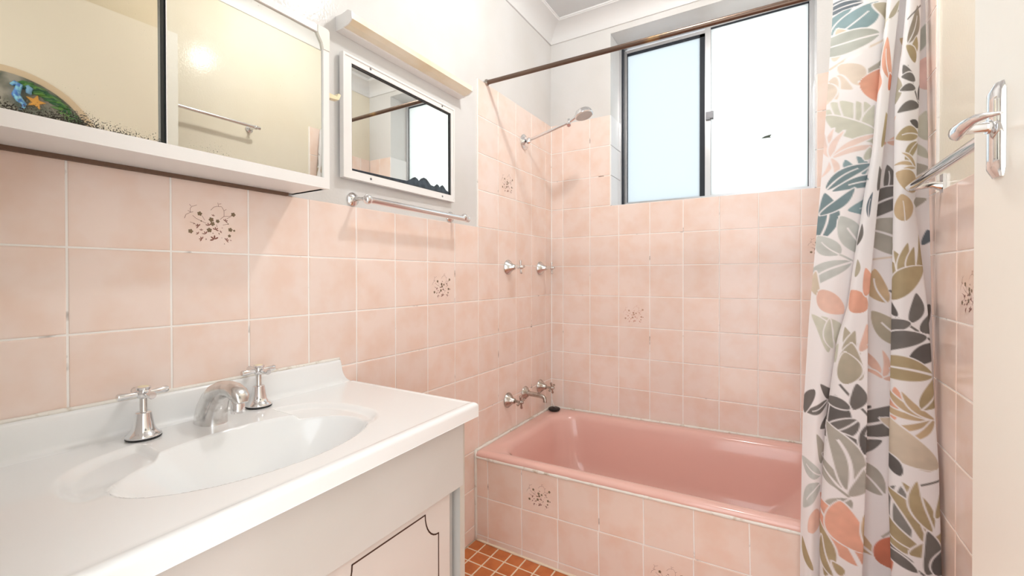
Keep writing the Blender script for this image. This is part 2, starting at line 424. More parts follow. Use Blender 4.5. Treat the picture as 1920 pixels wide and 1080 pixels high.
# ================================================================== DOOR (open against the right wall)
dE = np.array([1.27, -1.335]); dH = np.array([1.299, -2.062]); da = dH-dE; DL = np.linalg.norm(da); da /= DL
dn = np.array([da[1], -da[0]]);
if dn[0] > 0: dn = -dn                                        # normal of the face towards the room
def DP(a, z, n=0.0): q = dE+da*a+dn*n; return (q[0], q[1], z)
DZ0, DZT = FL+.012, FL+2.04
door = MB()
door.add([DP(0,DZ0),DP(DL,DZ0),DP(DL,DZT),DP(0,DZT),DP(0,DZ0,-.035),DP(DL,DZ0,-.035),DP(DL,DZT,-.035),DP(0,DZT,-.035)],
         [(0,1,2,3),(7,6,5,4),(0,4,5,1),(1,5,6,2),(2,6,7,3),(3,7,4,0)])
door = struct(door.build('door_1', M_DOOR))
# handle plate: shallow half-round bar with tapered ends
ph = []
ac, zc = .0665, -.0325
for k in range(11):
    t = k/10; z = zc-.0555+.111*t; e_ = min(t, 1-t); wd = .0165*(min(1, .72+e_*3.5)); hp = .0095*min(1, .45+e_*6)
    ph.append([DP(ac+wd*math.cos(th), z, .0002+hp*math.sin(th)) for th in np.linspace(0, math.pi, 13)])
plate = MB().rings(ph).build('handle_plate', M_CHROME, door, 50)
lv = MB()
lv.tube([DP(ac, zc+.006, .008), DP(ac, zc+.006, .011), DP(ac, zc+.006, .0112), DP(ac, zc+.006, .031)], [.0085,.0085,.0062,.0062], 18)
sec = []
for a, n, z, h, wd in ((-.030,.031,.010,.002,.004),(-.024,.033,.008,.0080,.009),(-.006,.0345,.005,.0105,.011),(.012,.033,.0075,.0080,.0095),(.032,.030,.0095,.0050,.007),(.046,.026,.0080,.0035,.006),(.060,.019,.0050,.0015,.003)):
    sec.append([DP(ac+a+math.sin(th)*.0*a, zc+z+h*math.sin(th), n+wd*.55*math.cos(th)) for th in np.linspace(0, 2*math.pi, 15)[:-1]])
lv.rings(sec)
lv.build('lever', M_CHROME, plate, 45)
for dz in (.042, -.042):
    MB().lathe([(.0022,0),(.0022,.0012)], DP(ac, zc+dz, .0068), (dn[0], dn[1], 0), 10).build('screw', M_DARKALU, plate)
ky = MB(); ky.add([DP(.002,-.09,-.004),DP(.002,.0,-.004),DP(.002,.0,-.031),DP(.002,-.09,-.031)]+[DP(-.0008,-.09,-.004),DP(-.0008,.0,-.004),DP(-.0008,.0,-.031),DP(-.0008,-.09,-.031)],
                  [(0,1,2,3),(7,6,5,4),(0,4,5,1),(1,5,6,2),(2,6,7,3),(3,7,4,0)])
ky.build('latch_plate', M_ALU, door)

# ================================================================== BATH
def tz(x): return .020*x                                        # the bath runs slightly uphill to the right
sur = empty('bath_surround', (W/2, YB, FL))
tag(sur, 'pink tiled front panel below the bathtub', 'bath panel')
bk = MB(); n = 2
bk.add([(0,YB+.0015,FL),(W,YB+.0015,FL),(W,YB+.0015,-.937+tz(W)),(0,YB+.0015,-.937),(0,YB+.03,FL),(W,YB+.03,FL),(W,YB+.03,-.937+tz(W)),(0,YB+.03,-.937)],
       [(0,1,2,3),(7,6,5,4),(0,4,5,1),(1,5,6,2),(2,6,7,3),(3,7,4,0)])
bk.build('grout_bed', M_GROUT, sur)
xc = [0.002,.060,.2163,.3685,.5230,.6763,.8300,.9818,1.134,1.287,W]
rows = [(-.936,-1.0955),(-1.0955,-1.2515),(-1.2515,None)]
for j, (a, b) in enumerate(rows):
    for i in range(len(xc)-1):
        x0, x1 = xc[i], xc[i+1]; xm = (x0+x1)/2
        z1 = a+tz(xm); z0 = (b+tz(xm)) if b else FL+.001
        ht = z1-z0
        t = place_tile('back', sur, (xm, YB, (z0+z1)/2), x1-x0, ht, M_TILEB, roll=math.atan(.020))
        if (j, i) in ((0, 2), (1, 5)): print_on(t)
# sealant beads
def bead(name, pts, rad, parent, mt=M_CAULK):
    P = []; rr = []
    rnd = random.Random(len(pts)+int(rad*1e5))
    for p, q in zip(pts, pts[1:]):
        L = (Vector(q)-Vector(p)).length; n = max(2, int(L/.02))
        for k in range(n): P.append(Vector(p).lerp(Vector(q), k/n)); rr.append(rad*rnd.uniform(.8, 1.2))
    P.append(Vector(pts[-1])); rr.append(rad)
    return MB().tube(P, rr, 8).build(name, mt, parent, True)
tub = empty('bathtub', (W/2, YB/2, FL))
tag(tub, 'glossy pink enamel bathtub built in below the window', 'bathtub')
RZ = -.914
def rrect(x0, x1, y0, y1, r, n=12):
    r = min(r, (x1-x0)/2-.001, (y1-y0)/2-.001); out = []
    for cx, cy, a in ((x1-r,y1-r,0),(x0+r,y1-r,90),(x0+r,y0+r,180),(x1-r,y0+r,270)):
        for k in range(n+1): t = math.radians(a+90*k/n); out.append((cx+r*math.cos(t), cy+r*math.sin(t)))
    # extra points along the straights
    res = []
    for i in range(len(out)):
        p, q = out[i], out[(i+1) % len(out)]; res.append(p)
        L = math.hypot(q[0]-p[0], q[1]-p[1])
        for k in range(1, int(L/.06)+1):
            if L > .07: res.append((p[0]+(q[0]-p[0])*k/(int(L/.06)+1), p[1]+(q[1]-p[1])*k/(int(L/.06)+1)))
    return res
def ring(dx0, dx1, dy0, dy1, r, z):
    """inset from outer box, corner radius, height; constant point count by angle"""
    x0, x1, y0, y1 = .002+dx0, W-.002-dx1, YB-.004+dy0, -.002-dy1
    r = max(min(r, (x1-x0)/2-.001, (y1-y0)/2-.001), .0005); out = []; n = 14
    for cx, cy, a in ((x1-r,y1-r,0),(x0+r,y1-r,90),(x0+r,y0+r,180),(x1-r,y0+r,270)):
        for k in range(n+1): t = math.radians(a+90*k/n); out.append((cx+r*math.cos(t), cy+r*math.sin(t)))
    return [(x, y, z+tz(x)) for x, y in out]
rs = [ring(.0,.0,.0,.0,.002,RZ-.022), ring(.0,.0,-.003,.0,.003,RZ-.012), ring(0,0,.001,0,.004,RZ-.003), ring(.002,.002,.008,.002,.008,RZ+.001), ring(.012,.012,.022,.012,.02,RZ+.002),
      ring(.05,.05,.034,.042,.07,RZ+.001), ring(.068,.06,.042,.052,.10,RZ-.003), ring(.078,.07,.050,.060,.115,RZ-.012), ring(.086,.08,.057,.066,.12,RZ-.03),
      ring(.10,.12,.072,.078,.13,RZ-.12), ring(.115,.19,.09,.095,.14,RZ-.22), ring(.135,.24,.11,.115,.15,RZ-.275), ring(.17,.30,.145,.15,.13,RZ-.305), ring(.23,.38,.2,.2,.1,RZ-.312)]
MB().rings(rs, True, False, True).build('tub_shell', M_TUB, tub, True)
MB().lathe([(.022,0),(.024,.002),(.016,.003),(.001,.001)], (.42, -.35, RZ-.3115+.008), (0,0,1), 20).build('drain', M_CHROME, tub)
bead('sealant_bead', [(.006, -.006, RZ+.004), (W-.006, -.006, RZ+.004+tz(W))], .0055, tub)
bead('sealant_bead', [(.006, -.006, RZ+.004), (.006, YB-.002, RZ+.004)], .0065, tub)
bead('sealant_bead', [(.004, YB-.002, RZ-.022), (W-.004, YB-.002, RZ-.022+tz(W))], .0068, tub)
bead('sealant_bead', [(.004, YB-.002, FL+.004), (.004, YB-.004, RZ+.006)], .0055, sur, M_CAULK)
bead('sealant_bead', [(.004, YB-.002, FL+.003), (W-.01, YB-.002, FL+.003)], .0045, sur, M_FGROUT)

# ---- plug and its cord
pg = empty('bath_plug', (.046, -.062, RZ+.004)); tag(pg, 'black rubber bath plug resting on the rim in the corner', 'plug')
MB().lathe([(.024,0),(.029,.003),(.031,.007),(.031,.0105),(.028,.013),(.010,.0135),(.008,.0155),(.001,.0155)], (.046,-.062,RZ+.0045), (0,0,1), 24).build('plug_body', M_BLACK, pg, 40)
MB().tube([(.046+.006*math.cos(t), -.062, RZ+.018+.005*math.sin(t)) for t in np.linspace(0, 6.28, 14)], .0011, 6).build('ring', M_CHROME, pg, True)
MB().tube([(.046,-.062,RZ+.022),(.030,-.040,RZ+.03),(.012,-.026,RZ+.06),(.009,-.024,RZ+.10),(.008,-.030,RZ+.135)], .0014, 8).build('cord', M_WHITEM, pg, True)

# ================================================================== TAPS
def arms(mb, z, L, r0, r1, hub, n=4, a0=0.0):
    mb.sphere((0,0,z), hub, 14)
    for k in range(n):
        a = a0+2*math.pi*k/n; d = (math.cos(a), math.sin(a), 0)
        mb.lathe([(r0,hub*.6),(r0,L*.45),(r1,L*.93),(r1*.8,L)], (0,0,z), d, 12)
def wall_tap_meshes(mt):
    f = MB().lathe([(.0335,0),(.0345,.002),(.0335,.005),(.022,.018),(.0145,.027),(.0125,.036),(.0105,.038),(.001,.038)], n=28).mesh('flange', mt, 40, local=True)
    s = MB().lathe([(.0085,.036),(.0085,.040),(.0060,.041),(.0055,.066)], n=16).mesh('spindle', mt, 40, local=True)
    h = MB(); arms(h, .069, .030, .0042, .0060, .0100); h.lathe([(.0075,.072),(.0075,.079),(.006,.081),(.001,.081)], n=16)
    return f, s, h.mesh('cross_handle', mt, 40, local=True)
WT = {'dull': wall_tap_meshes(M_DULL), 'satin': wall_tap_meshes(M_SATIN)}
def wall_tap(y, z, kind, spin, label, group):
    e = empty('wall_tap', (0, y, z), (0, math.pi/2, 0)); tag(e, label, 'tap', group)
    for nm, me in zip(('flange', 'spindle', 'cross_handle'), WT[kind]):
        o = bpy.data.objects.new(nm, me); COL.objects.link(o); o.parent = e
        if nm == 'cross_handle': o.rotation_euler = (0, 0, spin)
wall_tap(-.4503, -.1626, 'satin', .12, 'upper chrome cross-handled shower tap further from the corner', 'shower and bath taps')
wall_tap(-.1364, -.1628, 'satin', .05, 'upper chrome cross-handled shower tap close to the wall corner', 'shower and bath taps')
wall_tap(-.4523, -.7675, 'dull', .2, 'lower tarnished cross-handled bath tap left of the bath spout', 'shower and bath taps')
wall_tap(-.1381, -.7721, 'dull', .35, 'lower tarnished cross-handled bath tap beside the wall corner', 'shower and bath taps')
sp = empty('bath_spout', (0, -.2947, -.7700)); tag(sp, 'tarnished bath spout curving down over the pink tub', 'spout')
MB().lathe([(.031,0),(.032,.002),(.030,.006),(.020,.016),(.015,.022),(.001,.022)], (0,-.2947,-.770), (1,0,0), 26).build('flange', M_DULL, sp, 40)
MB().tube([(.015,-.2947,-.770),(.045,-.2947,-.771),(.08,-.2947,-.773),(.100,-.2947,-.776),(.1085,-.2947,-.782),(.111,-.2947,-.792),(.111,-.2947,-.800)], [.0125,.0115,.0105,.010,.0098,.0098,.0105], 18).build('spout_arm', M_DULL, sp, 40)

# shower arm and rose
sh = empty('wall_shower', (0, -.300, .444)); tag(sh, 'chrome wall shower arm with a round rose', 'shower')
MB().lathe([(.036,0),(.037,.003),(.034,.006),(.033,.0065),(.026,.010),(.022,.014),(.001,.014)], (0,-.300,.444), (1,0,0), 30).build('flange', M_CHROME, sh, 30)
MB().sphere((.027,-.300,.448), .0135, 16).lathe([(.006,.0),(.006,.024),(.0085,.025),(.0085,.033),(.001,.034)], (.027,-.300,.448), (.35,-.75,-.45), 14).build('swivel_joint', M_CHROME, sh, 40)
J = np.array([.236,-.302,.4955]); S0 = np.array([.032,-.300,.449])
MB().tube([S0, J], .0068, 16).build('arm', M_CHROME, sh, 40)
kn = MB(); kn.sphere(tuple(J), .0098, 14); kn.lathe([(.0065,-.022),(.0065,.012),(.009,.013),(.009,.022),(.001,.023)], tuple(J), (.25,-.55,-.8), 14)
kn.build('rose_joint', M_CHROME, sh, 40)
al = math.radians(17); rn = np.array([math.sin(al), -.06, -math.cos(al)]); rc = np.array([.311,-.303,.511])
MB().tube([J, rc-rn*.012-np.array([.034,0,.006])], [.0065,.0085], 14).build('rose_stem', M_CHROME, sh, 40)
rose = MB().lathe([(.001,-.029),(.024,-.0285),(.034,-.023),(.040,-.012),(.0415,-.002),(.0405,.0),(.037,.0015)], tuple(rc), tuple(rn), 32).build('rose', M_CHROME, sh, 30)
MB().lathe([(.037,.0012),(.036,.0024),(.001,.0026)], tuple(rc), tuple(rn), 32).build('spray_plate', mat('spray_plate', srgb(205,200,196), .45, bump=(600,.6)), rose)

# ================================================================== VANITY
ZT = -.498; YR = -1.316; YLv = YF+.004
vt = MB()
def xf(y): return .4555+(-1.32-y)*.0236
def edge(p, E, r=.009, drop=.033):
    """unrolled coordinate -> (position, dz) rolling over an edge at E"""
    if p <= E-r: return p, 0.0
    q = p-(E-r)
    if q <= r*math.pi/2: return E-r+r*math.sin(q/r), -r+r*math.cos(q/r)
    return E, -min(r+(q-r*math.pi/2), drop)
def sm(t): t = min(max(t, 0), 1); return t*t*(3-2*t)
def bowl(x, y):
    dx, dy = (x-.272), (y+1.7075)
    # moulded ledge that wraps both ends of the bowl, cut away behind the spout
    ay = .236 if dy > 0 else .254
    if x < .255: q = (abs((x-.255)/.180)**3+abs(dy/ay)**3)**(1/3)
    else: q = (abs((x-.255)/.143)**2.2+abs(dy/ay)**2.2)**(1/2.2)
    h = -.010*sm((1.0-q)/.09)*sm((abs(dy)-.116)/.012)*(sm((.352-x)/.05) if dy > 0 else sm((.285-x)/.09))
    ri = math.sqrt((dx/.127)**2+(dy/(.202 if dy > 0 else .213))**2)
    if ri < 1.0: h = min(h, -.118*(1-ri**2.4)**.95)
    return h
E_ = []
px = [-.0665,-.0655,-.064,-.060,-.052,-.044,-.036,-.028,-.022,-.0188,-.016,-.013,-.010,-.007,-.004,-.001]+[.0255+.0025*i for i in range(0, 168)]
px = px+[.4455+.0022*i for i in range(0, 22)]
py = [YLv+.0027*i for i in range(int((YR-.012-YLv)/.0027))]+[YR-.012+.0025*i for i in range(0, 18)]
rings_ = []
for yv in py:
    yp, dzy = edge(yv, YR); row = []
    u_ = min(max((yp+1.350)/.034, 0.0), 1.0); g = 1.0-math.sqrt(max(0.0, 1-(1-u_)**2))
    for xv in px:
        F_ = xf(yp)
        xx = xv if xv < .44 else .44+(xv-.44)*1.0+(F_-.4555)*min((xv-.44)/.012, 1)
        if xv < .012:
            t = -xv; rc_ = .012; q_ = min(t/(rc_*math.pi/2), 1.0)*math.pi/2
            xp = .0245-rc_*math.sin(q_); z = rc_*(1-math.cos(q_))+max(0, t-rc_*math.pi/2)*1.11
            if t > .0652: xp = .0015
            elif t > .0635: xp = .0115
            row.append((xp, yp, ZT+z*g+dzy))
        else:
            xp, dzx = edge(xx, F_)
            bead_ = .0022*(sm((xp-(F_-.022))/.010)) if dzx == 0 else .0022
            bead_ = max(bead_, .0018*sm((yp-(YR-.016))/.008))
            cove = 0.0
            dz = min(dzx, dzy)
            row.append((xp, yp, ZT+dz+bead_+cove+(bowl(xp, yp) if dz == 0 else 0)))
    rings_.append(row)
nx = len(px); vt.v = [p for r in rings_ for p in r]
for j in range(len(py)-1):
    for i in range(nx-1): vt.f.append([j*nx+i, j*nx+i+1, (j+1)*nx+i+1, (j+1)*nx+i]); vt.mi.append(0)
vtop = vt.build('vanity_basin', M_VTOP, None, True)
tag(vtop, 'white moulded vanity top with oval basin', 'vanity top')
MB().lathe([(.019,0),(.020,.0015),(.013,.002),(.001,.0005)], (.272,-1.7075,ZT-.1165), (0,0,1), 20).build('drain', M_CHROME, vtop)
bead('sealant_bead', [(.0035, YLv+.01, ZT+.0652), (.0035, -1.350, ZT+.0652)], .0042, vtop)

vc = empty('vanity_cabinet', (.2, -1.69, FL)); tag(vc, 'white laminate vanity cabinet under the basin top', 'cabinet')
ZC = ZT-.034
MB().box(.004, .016, YLv+.002, -1.345, FL+.10, ZT-.13).box(.38, .40, YLv+.002, -1.345, FL+.10, ZC).box(.016, .38, YLv+.002, -1.345, FL+.10, FL+.118).box(.016, .36, YLv+.002, -1.345, FL, FL+.10).build('carcass', M_CARC, vc)
MB().box(.004, .419, -1.3405, -1.3235, FL, ZC).build('side_panel', M_CARC, vc)
MB().box(.4192, .4202, -1.3405, -1.3235, FL, ZC).build('edge_strip', mat('edge_strip', srgb(206,200,190), .4), vc)
MB().box(.401, .430, YLv+.002, -1.3415, -.6845, ZC).build('apron_panel', M_APRON, vc)
MB().box(.4015, .4285, YLv+.002, -1.3415, -.6858, -.6846).build('chipped_edge', M_EDGE, vc)
def vdoor(y0, y1):
    z0, z1 = FL+.105, -.688
    d = MB().box(.4012, .4195, y0, y1, z0, z1).build('door', M_DOORP, vc)
    X = .4195; a, b, zz0, zz1, nn = y0+.038, y1-.038, z0+.05, -.7035, .042
    nz = .058
    path = []
    def arc(cy, cz, ry, rz, t0, t1):
        return [(cy+ry*math.cos(t), cz+rz*math.sin(t)) for t in np.linspace(t0, t1, 9)]
    # clockwise, concave quarter notches at the corners
    path += arc(b, zz1, nn, nz, math.pi, 1.5*math.pi)
    path += arc(b, zz0, nn, nz, .5*math.pi, math.pi)
    path += arc(a, zz0, nn, nz, 0, .5*math.pi)
    path += arc(a, zz1, nn, nz, 1.5*math.pi, 2*math.pi)
    gv = MB(); wd = .0016
    n = len(path)
    for k in range(n):
        p, q = path[k], path[(k+1) % n]; L = math.hypot(q[0]-p[0], q[1]-p[1])
        if L < 1e-6: continue
        ey, ez = -(q[1]-p[1])/L*wd, (q[0]-p[0])/L*wd; ty, tz_ = (q[0]-p[0])/L*wd*.6, (q[1]-p[1])/L*wd*.6
        gv.add([(X+.0003, p[0]-ty-ey, p[1]-tz_-ez),(X+.0003, q[0]+ty-ey, q[1]+tz_-ez),(X+.0003, q[0]+ty+ey, q[1]+tz_+ez),(X+.0003, p[0]-ty+ey, p[1]-tz_+ez)], [(0,1,2,3)])
    gv.build('groove_line', M_GROOVE, d)
    MB().lathe([(.006,0),(.005,.012),(.011,.018),(.012,.024),(.001,.027)], (X, y0+.02, -.78), (1,0,0), 16).build('knob', M_WHITEM, d, 40) if y0 < -1.8 else None
vdoor(-1.722, -1.378); vdoor(-2.070, -1.726)

# basin taps
def basin_tap(x, y, spin, label):
    e = empty('basin_tap', (x, y, ZT+.0015)); tag(e, label, 'tap', 'basin taps')
    MB().lathe([(.0265,0),(.0265,.0025)], n=28).build('gasket', M_BLACK, e, False, True)
    MB().lathe([(.0262,.0025),(.0268,.004),(.0262,.0065),(.0210,.0105),(.0172,.0165),(.0152,.026),(.0136,.036),(.0122,.0455),(.0108,.0465),(.001,.0465)], n=32).build('bell', M_CHROME, e, 40, True)
    MB().lathe([(.0062,.046),(.0056,.047),(.0056,.078)], n=16).build('spindle', M_SATIN, e, 40, True)
    h = MB(); arms(h, .0805, .038, .0046, .0066, .0112); h.lathe([(.009,.086),(.0115,.088),(.0118,.0915),(.0105,.0925),(.001,.0928)], n=22)
    h = h.build('cross_handle', M_CHROME, e, 40, True); h.rotation_euler = (0, 0, spin)
    MB().lathe([(.0085,.0926),(.0075,.0934),(.001,.0936)], n=18).build('button', M_PLASTIC, h, False, True)
basin_tap(.058, -1.810, 1.60, 'chrome cross-handled basin tap left of the basin spout')
basin_tap(.0435, -1.594, 1.62, 'chrome cross-handled basin tap right of the basin spout')
bs = empty('basin_spout', (.060, -1.703, ZT)); tag(bs, 'worn chrome curved spout over the white basin', 'spout')
path = [(.066,0),(.068,.012),(.073,.028),(.082,.044),(.096,.059),(.114,.0705),(.135,.0765),(.156,.0765),(.172,.0715),(.182,.064),(.186,.056)]
hw = [.0255,.0250,.0235,.0215,.0195,.0178,.0168,.0165,.0165,.0150,.0105]; ht_ = [.0360,.0345,.0320,.0285,.0240,.0190,.0145,.0138,.0135,.0115,.0070]
secs = []
for k, (x, z) in enumerate(path):
    x0, z0 = path[max(k-1, 0)]; x1, z1 = path[min(k+1, len(path)-1)]
    d = Vector((x1-x0, 0, z1-z0)).normalized()
    if k == 0: d = Vector((0,0,1))
    nrm = Vector((-d.z, 0, d.x))
    ring_ = []
    for i in range(28):
        t = 2*math.pi*i/28; c, s_ = math.cos(t), math.sin(t)
        e1 = math.copysign(abs(c)**.8, c); e2 = math.copysign(abs(s_)**.8, s_)
        ring_.append(Vector((x, -1.703, ZT+z))+nrm*e1*ht_[k]+Vector((0,1,0))*e2*hw[k])
    secs.append(ring_)
MB().rings(secs).build('spout_body', M_SATIN, bs, 50)
MB().lathe([(.0118,-.030),(.0118,-.006),(.0112,-.005),(.0112,.012)], (.171,-1.703,ZT+.066), (0,0,1), 24).build('aerator', M_CHROME, bs, 40)

# ================================================================== MIRROR CABINET
mc = empty('mirror_cabinet', (0, -1.77, .004)); tag(mc, 'white mirrored bathroom cabinet with sliding mirror doors on the left wall', 'cabinet')
CXF, CYR, CYL, CB, CT = .140, -1.478, YF+.004, .0045, .378
bx = MB().box(-PT+.0005, CXF-.014, CYL, CYR+.0, CB, CB+.012).box(-PT+.0005, CXF-.014, CYR-.010, CYR, CB, CT).box(-PT+.0005, CXF-.014, CYL, CYR, CT-.01, CT).box(-PT+.0005, .002, CYL, CYR, CB, CT)
bx.build('case', M_WHITEM, mc)
MB().box(.0, .010, CYL, CYR-.022, CB-.0075, CB-.0002).build('batten', M_WOOD, mc)
fw = .0235
MB().box(CXF-.016, CXF, CYL, CYR, CB-.001, CB+fw).build('bottom_rail', M_WHITEM, mc)
MB().box(CXF-.016, CXF, CYL, CYR-.030, CT-.016, CT).build('top_rail', M_WHITEM, mc)
MB().box(CXF-.016, CXF, CYR-.0155, CYR, CB+fw, CT-.05).build('side_rail', M_WHITEM, mc)
cp = [(0,-.05),(-.0155,-.05),(-.0185,-.036),(-.026,-.024),(-.030,-.016),(-.030,0),(-.004,0),(0,-.004)]
MB().prism(cp, lambda u, v, d: (CXF-.017+d, CYR+u, CT+v), 0, .0188).build('corner_cap', mat('cap_plastic', srgb(232,228,218), .4), mc)
JY = -1.8005
MB().box(.1245, .1275, CYL, JY-.002, CB+fw-.004, CT-.012).build('mirror_door', mirror_mat('aged_mirror_left', CB+fw, 1, .38, (.66,.61,.51,1)), mc)
MB().box(.1325, .1355, JY, CYR-.012, CB+fw-.004, CT-.012).build('mirror_door', mirror_mat('aged_mirror_right', CB+fw, 2, .14, (.70,.70,.66,1)), mc)
MB().box(.1278, .1322, JY-.0075, JY-.0005, CB+fw, CT-.014).build('glass_edge', mat('dark_glass_edge', srgb(16,24,26), .15), mc)
MB().box(.1358, .1364, JY-.0005, JY+.0012, CB+fw, CT-.014).build('bright_edge', M_WHITEM, mc)
# cream plastic hook on the cabinet side
hk = empty('plastic_hook', (.11, CYR, .238)); tag(hk, 'small cream plastic hook on the side of the mirrored cabinet', 'hook')
MB().box(.098, .126, CYR-.0006, CYR+.004, .222, .252).build('backplate', M_PLASTIC, hk)
MB().prism([(.004,-.010),(.042,-.005),(.048,.009),(.041,.011),(.037,.002),(.004,.004)], lambda u, v, d: (.104+d, CYR+u, .238+v), 0, .016).build('prong', M_PLASTIC, hk)

# ================================================================== FRAMED MIRROR (tilted a touch towards the window)
fm = empty('framed_mirror', (0, -1.10, .246)); tag(fm, 'small white framed wall mirror beneath the strip light', 'mirror')
MY0, MY1, MZ0, MZ1 = -1.3435, -.8455, .0745, .4235; DLT = .012
def MP(y, z, n): return (.004-DLT*(y-(-1.10))+n, y, z)
def mbox(mb, y0, y1, z0, z1, n0, n1):
    return mb.add([MP(y,z,n) for n in (n0,n1) for y, z in ((y0,z0),(y1,z0),(y1,z1),(y0,z1))], [(3,2,1,0),(4,5,6,7),(0,1,5,4),(1,2,6,5),(2,3,7,6),(3,0,4,7)])
bw = .030
f_ = MB(); mbox(f_, MY0, MY1, MZ1-bw*.72, MZ1, -.006, .008); mbox(f_, MY0, MY1, MZ0, MZ0+bw*.78, -.006, .008); mbox(f_, MY0, MY0+bw, MZ0+bw*.78, MZ1-bw*.72, -.006, .008); mbox(f_, MY1-bw*.62, MY1, MZ0+bw*.78, MZ1-bw*.72, -.006, .008)
fo = f_.build('frame', M_WHITEM, fm)
bd = MB()
for y0, y1, z0, z1 in ((MY0,MY1,MZ1-.006,MZ1),(MY0,MY1,MZ0,MZ0+.006),(MY0,MY0+.007,MZ0+.006,MZ1-.006),(MY1-.006,MY1,MZ0+.006,MZ1-.006)): mbox(bd, y0, y1, z0, z1, .0081, .0105)
bd.build('outer_bead', M_WHITEM, fm)
iy0, iy1, iz0, iz1 = MY0+bw, MY1-bw*.62, MZ0+bw*.78, MZ1-bw*.72
g_ = MB(); mbox(g_, iy0-.002, iy1+.002, iz0-.002, iz1+.002, -.004, .002)
go = g_.build('glass', mirror_mat('small_mirror', -9, 3, 0.0), fm)
gk = MB()
for y0, y1, z0, z1 in ((iy0,iy1,iz1-.006,iz1),(iy0,iy0+.003,iz0,iz1),(iy1-.007,iy1,iz0,iz1),(iy0,iy1,iz0,iz0+.003)): mbox(gk, y0, y1, z0, z1, .0021, .005)
gk.build('black_edging', M_BLACK, go)
ds = MB(); L_ = iy1-iy0
blob = [(.0,.004),(.2,.006),(.38,.008),(.50,.010),(.535,.018),(.56,.025),(.585,.030),(.61,.026),(.625,.020),(.65,.030),(.68,.036),(.71,.034),(.735,.026),(.76,.017),(.80,.015),(.815,.020),(.835,.026),(.855,.023),(.868,.017),(.885,.024),(.905,.028),(.925,.022),(.95,.012),(1.0,.007)]
pts = [(iy0+u*L_, iz0+.003+h) for u, h in blob]
o = len(ds.v)
for (y, z) in pts: ds.v += [MP(y, iz0+.002, .0024), MP(y, z, .0024)]
for k in range(len(pts)-1): ds.f.append([2*k, 2*k+2, 2*k+3, 2*k+1]); ds.mi.append(0)
ds.build('desilvered_patch', mat('desilvered_backing', srgb(52,64,76), .25, noise=(srgb(34,42,52), 60., .4, .6)), go)
for y, z in ((-1.245, MZ1-.011),(-.915, MZ1-.011),(-1.245, MZ0+.012),(-.915, MZ0+.012)):
    MB().lathe([(.0038,0),(.003,.0012),(.001,.0014)], MP(y, z, .0079), (1,0,0), 12).build('screw', M_DARKALU, fm)

# ================================================================== STRIP LIGHT
sl = empty('strip_light', (0, -1.075, .48)); tag(sl, 'yellowed fluorescent strip light fitting above the small mirror', 'light fitting')
y0, y1 = -1.350, -.800
MB().box(-PT+.0002, .025, y0, y1, .480, .521).build('base', M_WHITEM, sl)
dp = [(.025,.519),(.044,.5225),(.059,.515),(.0605,.497),(.046,.487),(.025,.484)]
MB().rings([[(x, y0+.002, z) for x, z in dp], [(x, y1-.002, z) for x, z in dp]]).build('diffuser', M_DIFF, sl)
MB().prism([(.0245,.521),(.046,.5245),(.0612,.516),(.0625,.496),(.047,.4855),(.0245,.482)], lambda u, v, d: (u, y0+d, v), -.0005, .003).build('end_cap', M_WHITEM, sl)
MB().prism([(.0245,.521),(.046,.5245),(.0612,.516),(.0625,.496),(.047,.4855),(.0245,.482)], lambda u, v, d: (u, y1+d, v), -.003, .0005).build('end_cap', M_WHITEM, sl)

# ================================================================== TOWEL RAILS
tr = empty('towel_rail', (0, -1.07, .016)); tag(tr, 'chrome towel rail below the small framed mirror', 'towel rail', 'towel rails')
for yb, zb in ((-1.296, .0195), (-.853, .0195)):
    MB().lathe([(.0195,0),(.0205,.002),(.019,.005),(.011,.009),(.0070,.012)], (-PT,yb,zb), (1,0,0), 22).build('wall_flange', M_CHROME, tr, 40)
    MB().tube([(.002,yb,zb),(.03,yb,zb-.001),(.056,yb-.003,zb-.005)], [.0065,.0050,.0055], 12).build('bracket_arm', M_SATIN, tr, 40)
    MB().sphere((.064,yb-.004 if yb < -1 else yb-.004,zb-.0065), .0140, 16).build('knuckle', M_CHROME, tr, True)
MB().tube([(.064,-1.30,.013),(.064,-.842,.008)], .0096, 18).build('rail', M_CHROME, tr, 40)
MB().lathe([(.0098,0),(.0118,.001),(.0118,.007),(.008,.009),(.001,.0095)], (.064,-.842,.008), (0,1,0), 16).build('end_cap', M_CHROME, tr, 40)

def right_rail(yA, yB, z, label, square):
    e = empty('towel_rail', (W, (yA+yB)/2, z)); tag(e, label, 'towel rail', 'towel rails')
    xr = W-.054; wallx = W+PT
    for yb in (yA, yB):
        if square:
            MB().box(wallx-.006, wallx-.0002, yb-.012, yb+.012, z-.021, z+.023).build('wall_plate', M_CHROME, e)
            MB().tube([(wallx-.005,yb,z-.004),(wallx-.022,yb,z+.001),(xr+.012,yb,z-.003),(xr-.004,yb,z-.002)], [.012,.0075,.0065,.0085], 14).build('bracket_arm', M_CHROME, e, 40)
        else:
            MB().lathe([(.0165,0),(.0175,.002),(.016,.005),(.009,.008),(.0062,.011),(.006,.05)], (wallx,yb,z), (-1,0,0), 22).build('bracket', M_CHROME, e, 40)
            MB().sphere((xr,yb,z), .011, 14).build('knuckle', M_CHROME, e, True)
    o_ = .006 if square else .02
    MB().tube([(xr,yA+o_,z),(xr,yB-o_,z)], .0095 if square else .0075, 18).build('rail', M_CHROME, e, 40)
right_rail(-.731, -1.32, .012, 'chrome towel rail with square plates beside the shower curtain', True)
right_rail(-1.00, -1.56, .500, 'chrome towel rail high on the cream wall seen in the cabinet mirror', False)

